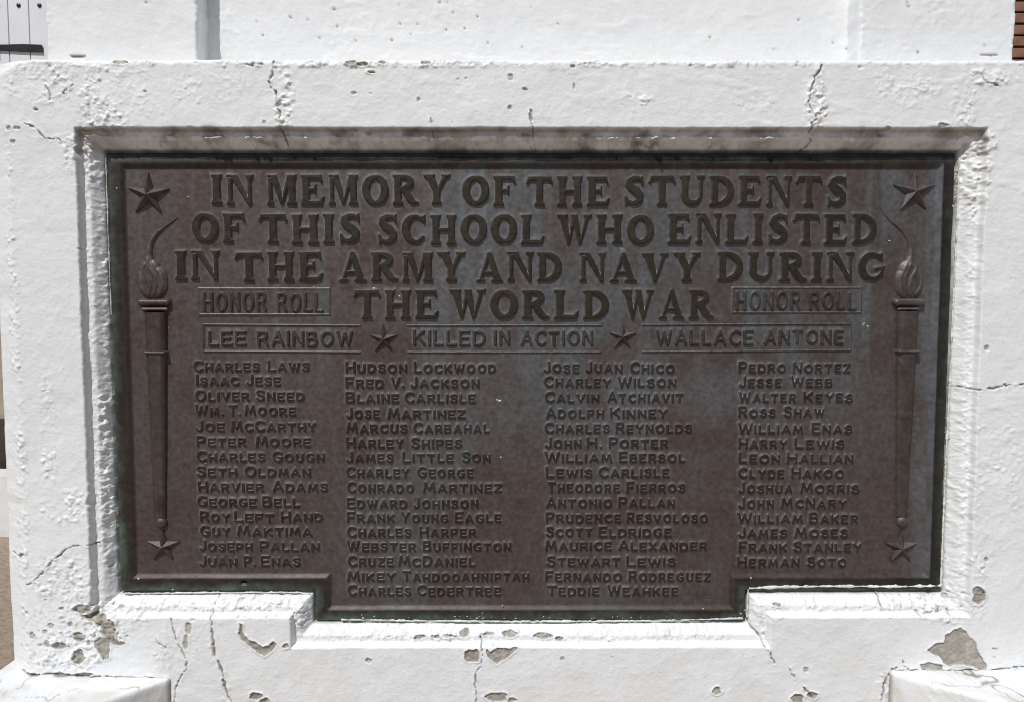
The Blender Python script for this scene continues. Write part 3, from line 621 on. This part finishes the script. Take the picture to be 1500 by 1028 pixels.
def heading(word, xa, xb, ya, yb):
    """serif capitals between photo measures xa..xb, top ya, base yb"""
    Yt = FY
    (X0, Z1), (X1, Z0) = P(xa, ya, Yt), P(xb, yb, Yt)
    Z1 = P((xa+xb)/2, ya, Yt)[1]; Z0 = P((xa+xb)/2, yb, Yt)[1]
    u = (Z1-Z0)/10; n = len(word); gw = [G1[ch][0] for ch in word]; tot = sum(gw); gap = .0062
    k = ((X1-X0)-gap*(n-1))/tot
    x = X0
    for ch, w in zip(word, gw):
        dz = rl.normal(0, .0004); pr = []
        for kd, p in G1[ch][1]:
            if kd == 'p': pr.append(('p', [(x+a*k, Z0+dz+b*u) for a, b in p]))
            else: pr.append(('l', [(x+a*k, Z0+dz+b*u, r*(u+k)/2) for a, b, r in p]))
        relief('heading_letter', pr, .0037, .0016, FY, PLQ, .00062, OLIVE*rl.uniform(.9, 1.12), SIDE, seed=x, grow=.0004)
        HALO.append((x, x+w*k, Z0, Z1)); LET.append(pr)
        x += w*k+gap
LET = []
def sans_word(word, xa, xb, z0, hc, hs, r, Yb, jit=.0):
    """returns stroke prims of a word fitted between world xa..xb"""
    n = len(word); wid = []; hh = []
    small = hs < hc
    for i, ch in enumerate(word):
        big = (i == 0) or not small or (word in ('MCCARTHY', 'MCDANIEL', 'MCNARY') and i == 2) 
        hh.append(hc if big else hs); wid.append(G2[ch][0]*(hc if big else hs)/10)
    gap = 2*r+.0019 if small else 2*r+.0028
    k = max(.4, ((xb-xa)-2*r-gap*(n-1))/max(sum(wid), 1e-6)) if sum(wid) > 0 else 1
    x = xa+r; out = []
    for ch, w, h in zip(word, wid, hh):
        dz = rl.normal(0, jit); sx = h/10*k; sh_ = rl.normal(0, .012)
        pr = [('l', [(x+a*sx+sh_*b*h/10, z0+r+dz+b*(h-2*r)/10, r) for a, b in pl]) for pl in G2[ch][1]]
        out.append((ch, pr)); x += w*k+gap
    return out

for w in [('IN',309,371,256,300),('MEMORY',391,660,256,300.5),('OF',677,756,257,301),('THE',771,893,258,301.5),('STUDENTS',913,1240,257,301),
          ('OF',281,360,312,355),('THIS',379,529,313,356.5),('SCHOOL',552,797,314,357.5),('WHO',815,957,314,357.5),('ENLISTED',978,1283,313,357.5),
          ('IN',256,322,367,410.5),('THE',344,474,368,411.5),('ARMY',496,682,369,412),('AND',697,823,369,412),('NAVY',849,1026,370,412.5),('DURING',1050,1296,369,411.5),
          ('THE',518,643,424,467),('WORLD',658,892,424,467),('WAR',910,1045,424,467)]:
    heading(*w)

# HONOR ROLL tablets and the framed panels
def tablet(x0, x1, y0, y1, words):
    a = P(x0, y1, FY); b = P(x1, y0, FY)
    q = [(a[0], a[1]), (b[0], a[1]), (b[0], b[1]), (a[0], b[1])]
    t = relief('honor_roll_tablet', [('p', q)], .0011, .0014, FY, PLQ, .0012, wob=.0003, tone=.97)
    i = .0016; qi = [(a[0]+i, a[1]+i, .0013), (b[0]-i, a[1]+i, .0013), (b[0]-i, b[1]-i, .0013), (a[0]+i, b[1]-i, .0013), (a[0]+i, a[1]+i, .0013)]
    relief('frame', [('l', qi)], .0010, .0012, FY-.0010, t, .0009, side=SIDE*.95)
    for wd, xa, xb, ya, yb in words:
        X0 = P(xa, yb, FY)[0]; X1 = P(xb, yb, FY)[0]; z0 = P(xa, yb, FY)[1]; z1 = P(xa, ya, FY)[1]
        for ch, pr in sans_word(wd, X0, X1, z0, z1-z0, z1-z0, .0026, FY, .0003):
            relief('letter', pr, .0025, .0013, FY-.0010, t, .00062, keep_side=1.0); LET.append(pr)
tablet(290.5, 484, 421.5, 462.5, [('HONOR', 298, 392, 427, 457), ('ROLL', 406, 475, 428, 457.5)])
tablet(1071, 1262.5, 420.5, 459.5, [('HONOR', 1077, 1172, 426, 455), ('ROLL', 1184, 1254, 427, 455)])
def strokes_frame(lines):
    pr = [('l', [(*P(x, y, FY), .0015) for x, y in l]) for l in lines]
    return relief('frame_line', pr, .0020, .0014, FY, PLQ, .0008, side=SIDE*.95)
strokes_frame([[(528,477),(298,475.5),(298.5,514),(528,515.5)]])
strokes_frame([[(596,477),(881,476.5)]]); strokes_frame([[(597,515.5),(880,515.5)]])
strokes_frame([[(941,476),(1246.5,474.5),(1245.5,513),(942,515)]])
for wd, xa, xb, ya, yb in [('LEE',305,362,484,507),('RAINBOW',377,518,484,508),('KILLED',605,712,483,507),('IN',723,748,483,506.5),('ACTION',762,869,483,506.5),
                           ('WALLACE',960,1104,482,506),('ANTONE',1118,1236,482,505)]:
    X0 = P(xa, yb, FY)[0]; X1 = P(xb, yb, FY)[0]; z0 = P(xa, yb, FY)[1]; z1 = P(xa, ya, FY)[1]
    for ch, pr in sans_word(wd, X0, X1, z0, z1-z0, z1-z0, .0026, FY, .0003):
        relief('panel_letter', pr, .0028, .0014, FY, PLQ, .00062, keep_side=1.0); LET.append(pr)

NAMES = [
 [535,556,578,600,623,645,667,689,711,733,755,776,798,820,
  'CHARLES 283 381 LAWS 392 454|ISAAC 287 351 JESE 361 412|OLIVER 286 366 SNEED 375 447|WM 286 322 . 324 329 T 334 348 . 349 353 MOORE 358 434|JOE 287 330 MCCARTHY 338 464|PETER 288 361 MOORE 374 456|CHARLES 288 389 GOUGN 399 476|SETH 288 348 OLDMAN 358 456|HARVIER 290 387 ADAMS 399 481|GEORGE 289 376 BELL 384 440|ROY 293 338 LEFT 343 402 HAND 411 474|GUY 293 338 MAKTIMA 347 458|JOSEPH 292 371 PALLAN 380 469|JUAN 292 348 P 357 369 . 370 374 ENAS 382 441'],
 [537,559,581,604,625,647,668,690,712,735,756,777,798,820,842,863,
  'HUDSON 506 597 LOCKWOOD 606 727|FRED 506 563 V 572 587 . 588 592 JACKSON 601 703|BLAINE 506 585 CARLISLE 592 697|JOSE 507 557 MARTINEZ 567 682|MARCUS 507 597 CARBAHAL 605 718|HARLEY 507 592 SHIPES 602 677|JAMES 507 577 LITTLE 589 665 SON 676 719|CHARLEY 507 600 GEORGE 611 694|CONRADO 508 607 MARTINEZ 619 736|EDWARD 508 597 JOHNSON 605 701|FRANK 508 579 YOUNG 587 657 EAGLE 666 735|CHARLES 508 603 HARPER 614 698|WEBSTER 508 610 BUFFINGTON 619 749|CRUZE 509 577 MCDANIEL 583 697|MIKEY 508 580 TAHDOOAHNIPTAH 589 776|CHARLES 509 603 CEDERTREE 610 734'],
 [537,558,580,603,625,647,668,690,712,734,756,777,797,820,842,863,
  'JOSE 796 849 JUAN 857 912 CHICO 922 988|CHARLEY 796 895 WILSON 904 991|CALVIN 797 878 ATCHIAVIT 889 1001|ADOLPH 799 885 KINNEY 893 978|CHARLES 797 893 REYNOLDS 901 1014|JOHN 798 852 H 859 875 . 878 882 PORTER 891 979|WILLIAM 797 897 EBERSOL 906 1004|LEWIS 799 868 CARLISLE 876 981|THEODORE 801 908 FIERROS 917 1004|ANTONIO 799 897 PALLAN 905 989|PRUDENCE 799 910 RESVOLOSO 917 1037|SCOTT 799 868 ELDRIDGE 876 984|MAURICE 798 896 ALEXANDER 905 1036|STEWART 800 909 LEWIS 917 990|FERNANDO 798 911 RODREGUEZ 920 1041|TEDDIE 801 878 WEAHKEE 889 994'],
 [537,558,580,602,626,648,669,691,713,735,757,778,799,821,
  'PEDRO 1081 1151 NORTEZ 1160 1246|JESSE 1082 1145 WEBB 1157 1219|WALTER 1081 1166 KEYES 1176 1249|ROSS 1081 1136 SHAW 1147 1208|WILLIAM 1080 1177 ENAS 1188 1248|HARRY 1081 1153 LEWIS 1163 1237|LEON 1081 1143 HALLIAN 1152 1250|CLYDE 1080 1149 HAKOO 1158 1236|JOSHUA 1081 1161 MORRIS 1171 1258|JOHN 1081 1134 MCNARY 1143 1240|WILLIAM 1079 1176 BAKER 1184 1257|JAMES 1081 1153 MOSES 1163 1242|FRANK 1081 1153 STANLEY 1161 1262|HERMAN 1079 1171 SOTO 1181 1240'],
]
for colm in NAMES:
    rows = colm[-1].split('|')
    for yc, rw in zip(colm[:-1], rows):
        tk = rw.split(); pr = []
        for i in range(0, len(tk), 3):
            wd, xa, xb = tk[i], float(tk[i+1]), float(tk[i+2])
            X0 = P(xa, yc, FY)[0]; X1 = P(xb, yc, FY)[0]; z0 = P(xa, yc+9.0, FY)[1]
            for ch, p in sans_word(wd, X0, X1, z0, .0184, .0150, .00222, FY, .00025): pr += p
        relief('name_line', pr, .0025, .0011, FY, PLQ, .00062, tone=.40, keep_side=1.5); LET.append(pr)

# stars
def star(px, py, R, rotd=0):
    cx, cz = P(px, py, FY); R *= SC*1.03; v = [(cx, FY-.0085*R/.027-.0004, cz-.0005)]
    for k in range(10):
        a = math.radians(90+36*k+rotd); r = R if k % 2 == 0 else R*.36
        v.append((cx+r*math.cos(a), FY-(.0026 if k % 2 == 0 else .0009), cz+r*math.sin(a)))
    for k in range(10):
        a = math.radians(90+36*k+rotd); r = (R if k % 2 == 0 else R*.36)+.0012
        v.append((cx+r*math.cos(a), FY+.001, cz+r*math.sin(a)))
    # a mid point on each ridge keeps the arms rounded
    f = []
    for k in range(10):
        a, b = 1+k, 1+(k+1) % 10; f.append((0, b, a)); f.append((a, b, b+10, a+10))
    me_v = np.array(v)
    c = field_colour(me_v[:, :1], me_v[:, 2:3])[:, 0]*.86
    o = mesh_obj('star', v, f, M_BRONZE, PLQ, c, smooth=False)
    bm = bmesh.new(); bm.from_mesh(o.data); bmesh.ops.recalc_face_normals(bm, faces=bm.faces[:]); bm.to_mesh(o.data); bm.free()
    if o.data.polygons[0].normal.y > 0: o.data.flip_normals()
    return o
star(218, 286, 31, -2); star(1338, 281, 31); star(239.5, 799, 24.5, -1); star(1319, 801, 25); star(562, 496.5, 20.5); star(911.5, 493, 20)

# torches
def torch(xt, xb, yt, yb, wt, wb, mirror, cup, band, ball, tail, bulb, strands):
    a = P(xt, yt, FY); b = P(xb, yb, FY); V = []; n = 60
    sec = [(-1, 0), (-.93, .45), (-.62, .86), (-.5, .9), (.5, .9), (.62, .86), (.93, .45), (1, 0)]
    for k in range(n):
        t = k/(n-1); cx = mix(a[0], b[0], t); cz = mix(a[1], b[1], t); w = mix(wt, wb, t)*SC/2+fbm(np.array([t*.6]), np.array([.1+xt]), .05, 3, 2)[0]*.0004
        V.append([(cx+s*w, FY+.0005-h*w*.72, cz) for s, h in sec])
    V = np.array(V); X = V[..., 0]; Z = V[..., 2]
    c = field_colour(X, Z)*.9; mid = (np.abs(np.array([s for s, h in sec])) < .7)[None, :, None]
    c = np.where(mid, c*.6+OLIVE*(.5+.75*fbm(X, Z, .012, 9, 4)[..., None]), c)
    t_ = grid_obj('torch', V, M_BRONZE, PLQ, c)
    def pp(lst): return [(*P(x, y, FY), w*SC/2) for x, y, w in lst]
    for (x0, x1, y0, y1) in cup:
        r = (y1-y0)/2
        relief('cup_ring', [('l', pp([(x0+r, (y0+y1)/2, y1-y0), (x1-r, (y0+y1)/2, y1-y0)]))], .0085 if y1-y0 > 9 else .0065, .0045, FY, t_, .0009, profile='round', tone=.86)
    x0, x1, y = band
    relief('band', [('l', pp([(x0+3, y, 6), (x1-3, y, 6)]))], .0118, .0028, FY, t_, .0008, profile='round', tone=.86)
    relief('ball_end', [('l', pp([ball+(18,)]))], .0075, .0085, FY, t_, .0008, profile='round', tone=.86)
    S = [pp(s) for s in strands]
    def ex(X, Z, t):
        r = np.zeros(X.shape)
        for s in S:
            v = line_sd(X, Z, s); rr = max(q[2] for q in s)*.8; tt = np.clip(v/rr, 0, 1)
            r = np.maximum(r, np.sqrt(np.maximum(1-(1-tt)**2, 0))*.0014)
        return r*np.clip(t*1.5, 0, 1)
    relief('flame', [('l', pp(tail+bulb))], -.0000+.0052, .012, FY, t_, .0007, profile='round', tone=.88, extra=ex)
torch(229, 235.5, 458, 762, 33, 18, 1, [(203,252,438,448.5),(208,249,449.5,457.5)], (213,247,516), (237,764),
      [(261,318,1),(252,325,2.2),(242,332,3.6),(232,340,5.5),(224,350,7.5),(219.5,362,9),(218.5,374,11)], [(219,384,17),(220,395,33),(223.5,409,46),(224.5,417,44),(226,426,26)],
      [[(252,325,2),(236,338,3),(224,352,4),(222,372,5),(229,388,6),(238,402,7),(241,415,7),(237,430,5)], [(217,358,3),(215,376,5),(220,392,6),(229,404,6),(231,418,6),(227,433,4)],
       [(214,384,5),(211,396,6),(218,408,6),(222,420,6),(220,433,4)], [(208,394,5),(205,406,7),(207,420,7),(213,431,5)]])
torch(1328, 1320, 456, 756, 33, 17, -1, [(1306,1354,437,449),(1312,1346,449.5,457)], (1310,1345,514), (1320,762),
      [(1285,290,.6),(1288,302,1.1),(1297,316,2.2),(1308,327,2.8),(1320,337,3.8),(1329,350,5),(1333,363,6.5),(1333,376,9)], [(1331,386,15),(1330,396,31),(1331,409,43),(1331,418,42),(1330,427,25)],
      [[(1308,327,2),(1324,341,3),(1333,358,4),(1333,374,5),(1325,390,6),(1317,404,7),(1315,417,7),(1319,430,5)], [(1337,366,3),(1336,380,5),(1329,394,6),(1323,406,6),(1323,420,6),(1327,432,4)],
       [(1343,386,4),(1340,396,6),(1333,408,6),(1330,420,6),(1331,432,4)], [(1347,398,5),(1350,410,7),(1347,422,7),(1340,431,5)]])

# backing plate with rim
def plate():
    cell = .0016
    xs = np.arange(BODY[0]-.001, BODY[1]+.002, cell); zs = np.arange(TONG[2]-.001, BODY[3]+.002, cell)
    X, Z = np.meshgrid(xs, zs)
    ri = (RI[0], RI[1], RI[2], RI[3]); rt = (x0m, x1m, zb, 1.0)
    d = tdist(X, Z)+fbm(X, Z, .03, 601, 3)*.0005           # outside distance from the outer edge
    g = np.minimum(cheb(X, Z, ri), cheb(X, Z, rt))+fbm(X, Z, .04, 611, 3)*.0006      # + on the rim, - in the field
    Y = np.interp(g, [-.0072, -.0058, .0, .0013], [FY, FY-.0005, RIMY+.0002, RIMY])
    Y = np.where(g > .0015, RIMY+np.interp(-d, [0, .0015, .004, .008], [.0045, .0012, .0003, 0]), Y)
    Y = np.where(d > -.0002, .037, Y)
    Y += fbm(X, Z, .06, 621, 3)*.0004+fbm(X, Z, .012, 623, 3)*.00018
    c = field_colour(X, Z)
    for pr in LET:      # pale residue beside the raised work, doubling as painted lit edges
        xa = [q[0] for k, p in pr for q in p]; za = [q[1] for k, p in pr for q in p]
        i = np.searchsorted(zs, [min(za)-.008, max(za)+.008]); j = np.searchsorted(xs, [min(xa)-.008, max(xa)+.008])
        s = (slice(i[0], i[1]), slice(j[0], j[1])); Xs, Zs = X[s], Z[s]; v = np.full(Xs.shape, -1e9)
        Zq = Zs-.0016; Xq = Xs+.0006      # shifted up and left, so the pale colour paints sunlit upper edges
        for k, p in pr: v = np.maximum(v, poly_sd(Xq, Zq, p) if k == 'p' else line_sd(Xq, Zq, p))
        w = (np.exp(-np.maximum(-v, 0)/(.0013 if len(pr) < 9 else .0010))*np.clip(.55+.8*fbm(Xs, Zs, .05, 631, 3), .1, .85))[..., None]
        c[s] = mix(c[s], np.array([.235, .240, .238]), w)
    rim = sst(-.001, .0015, g)[..., None]
    rc = np.array([.070, .056, .045])*(1+.35*fbm(X, Z, .03, 641, 4)[..., None])
    rc = rc*(1-.4*sst(.5, .6, X)[..., None]); rc = mix(rc, np.array([.075, .045, .038]), np.clip(fbm(X, Z, .08, 645, 3)*1.5, 0, .8)[..., None])
    c = mix(c, rc*.55, rim*.92)
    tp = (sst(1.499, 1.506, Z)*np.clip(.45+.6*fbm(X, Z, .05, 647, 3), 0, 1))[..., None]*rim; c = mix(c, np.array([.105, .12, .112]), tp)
    top_shade = (sst(1.5030, 1.5048, Z+fbm(X, Z, .02, 649, 3)*.0016-.0035*sst(-.35, -.6, X)-.002*sst(.45, .6, X))*.95)[..., None]; c = mix(c, np.array([.008, .008, .008]), top_shade)  # ledge's cast shadow painted as a black strip along the plate top
    bv = (sst(-.008, -.0055, g)*sst(.0008, -.0006, g))[..., None]; c = c*(1-.42*bv); rb = bv[..., 0]*sst(.59, .598, X)*np.clip(.75+fbm(X, Z, .03, 657, 3), 0, 1); c = mix(c, np.array([.165, .175, .19]), rb[..., None]*.7)  # bevel toned down; right one has blue-grey streaks plus painted sunlit brightness
    # verdigris along the lower and left edges
    e = sst(-.017, -.001, d+fbm(X, Z, .02, 651, 3)*.006)
    where = np.clip(sst(1.05, .86, Z)*sst(-.05, -.5, X)+.55*sst(.9, .84, Z)*sst(.6, .3, X)+.35*sst(-.6, -.63, X)+.25, 0, 1)
    vg = (e*where*np.clip(.75+.7*fbm(X, Z, .015, 653, 3), 0, 1))[..., None]
    c = mix(c, F_GREEN*1.25, vg)
    vg2 = (sst(-.005, -.0005, d)*np.clip(.3+fbm(X, Z, .012, 655, 2), 0, 1))[..., None]*sst(1.45, 1.2, Z)[..., None]; c = mix(c, np.array([.30, .33, .28]), vg2*.5)
    ax, az = P(913, 367, FY); m = (sst(.0065, .001, np.hypot((X-ax)-(az-Z)*.6, (Z-az)*1.3)+fbm(X, Z, .004, 659, 2)*.003)*.6)[..., None]; c = mix(c, np.array([.32, .31, .30]), m)
    # small dark slot in the lower rim
    sx, sz = P(357, 853, RIMY); m = sst(.0052, .004, np.abs(X-sx))*sst(.0034, .0022, np.abs(Z-sz)); Y += m*.004
    c = mix(c, np.array([.01, .01, .01]), m[..., None]*.9)
    # faint scratched signature in the lower right of the tongue, partly worn away
    sg = [[(1016,864),(1010,863),(1009,867),(1014,868),(1009,869),(1010,873),(1016,873)], [(1022,868),(1018,871),(1022,873),(1023,862),(1024,873)], [(1028,868),(1029,873),(1032,869),(1034,873),(1036,868)], [(1041,869),(1037,871),(1041,873),(1043,869)], [(1014,877),(1026,876.5),(1043,875)]]
    for l in sg:
        v = line_sd(X, Z, [(*P(a, b, FY), .0006) for a, b in l]); m = sst(-.0008, .0004, v); Y += m*.0005; c = c*(1-.25*m[..., None])
    V = np.stack([X, Y, Z], -1)
    k = (d[:-1, :-1] < .002)
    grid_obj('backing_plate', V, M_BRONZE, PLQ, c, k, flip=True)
plate()

# old sealant between plate and plaster, and paint flecks on the metal
def bead(name, pts, r, seed, keepf=.0, yy=.0248):
    """lumpy half-round bead along plan points (x, z)"""
    pts = [P(*p, yy) for p in pts]; L = [0]
    for a, b in zip(pts[:-1], pts[1:]): L.append(L[-1]+math.hypot(b[0]-a[0], b[1]-a[1]))
    t = np.arange(0, L[-1], .0016); cx = np.interp(t, L, [p[0] for p in pts]); cz = np.interp(t, L, [p[1] for p in pts])
    n = fbm(t, t*0+seed, .012, seed, 3); n2 = fbm(t, t*0+seed, .004, seed+2, 2)
    rr = np.clip(r*(.75+.8*n+.35*n2), .0003, .01)
    tx = np.gradient(cx, t); tz = np.gradient(cz, t)
    V = []
    for a in np.linspace(0, 2*math.pi, 11):
        V.append(np.stack([cx-tz*rr*math.cos(a)+n*.0006, yy-rr*1.1*math.sin(a)*.9, cz+tx*rr*math.cos(a)+n2*.0006], -1))
    V = np.array(V).transpose(1, 0, 2)
    return grid_obj(name, V, M_CAULK, ROOT)
bead('sealant_bead', [(1405,232),(1402,330),(1396,450),(1391,560),(1386,660),(1381,780),(1378,858)], .0017, 701)
bead('sealant_bead', [(1097,861),(1150,859),(1230,858),(1300,858.5),(1378,857.5)], .0023, 703)
bead('sealant_bead', [(500,907),(620,908.5),(760,909.5),(900,909),(1000,907.5),(1088,905)], .0016, 705)
bead('sealant_bead', [(182,868.5),(250,868),(340,867),(420,867),(452,867.5),(459,874)], .0013, 707)
bead('sealant_bead', [(1096,862),(1095,880),(1094,903)], .0012, 709)
bead('sealant_bead', [(155,232),(158,330),(163,460)], .0008, 711)
def flecks():
    bm = bmesh.new(); r = np.random.RandomState(8)
    L = [(732,586.5,3.2,FY),(728,585,2,FY),(734,669,1.8,FY),(573,717,1.8,FY),(301,678,1.5,FY),(283,717,1.3,FY),(912,365,1.2,FY),(1303,353,1.8,FY),(276,289,1.4,FY),(274,250,1.2,FY),(203,847,3,RIMY),(253,863,1.6,RIMY),(1271,478,2.4,FY),(1266,474,2,FY),(1264,476,1.5,FY),(548,423,3.4,FY-.003),(585,434,2,FY-.003),(247,481,1.2,FY),(892,865,1.3,FY),(622,869,1.4,FY),(171,276,1.5,RIMY),(1100,846,3.0,RIMY),(1030,891,1.5,RIMY),(736,886,1.5,RIMY),(707,897,1.6,RIMY),(532,905,2.6,RIMY),(530,900,1.4,RIMY),(1085,898,2.5,RIMY),(1091,893,2.2,RIMY),(1402,250,3.2,RIMY),(1400,256,2.8,RIMY),(1399,279,2.5,RIMY),(1399,289,2.6,RIMY),(1396,302,2.2,RIMY),(295,422,1.2,FY),(460,421,1.6,FY-.002),(1283,866,1.2,RIMY)]
    for _ in range(22): L.append((r.uniform(180, 1380), r.uniform(250, 850), r.uniform(.3, .6), FY))
    for _ in range(40): L.append((r.uniform(1383, 1390)+(r.rand()-.3)*3, r.uniform(560, 840), r.uniform(.6, 2), RIMY))
    for _ in range(30): L.append((r.uniform(500, 1080), r.uniform(902, 906), r.uniform(.6, 2), RIMY))
    for px, py, s, Y in L:
        x, z = P(px, py, Y); s *= SC*.55
        o = bmesh.ops.create_icosphere(bm, subdivisions=2, radius=1)
        e = r.uniform(.7, 1.7); w = r.uniform(0, 6)
        for v in o['verts']:
            k = 1+.35*math.sin(v.co.x*3+w)*math.cos(v.co.z*4+w)
            v.co = Vector((x+v.co.x*s*e*k, Y-.0001+v.co.y*s*.45, z+v.co.z*s*k))
    me = bpy.data.meshes.new('paint_flecks'); bm.to_mesh(me); bm.free(); me.materials.append(M_FLECK)
    o = link(bpy.data.objects.new('paint_flecks', me), PLQ); o['kind'] = 'stuff'
flecks()
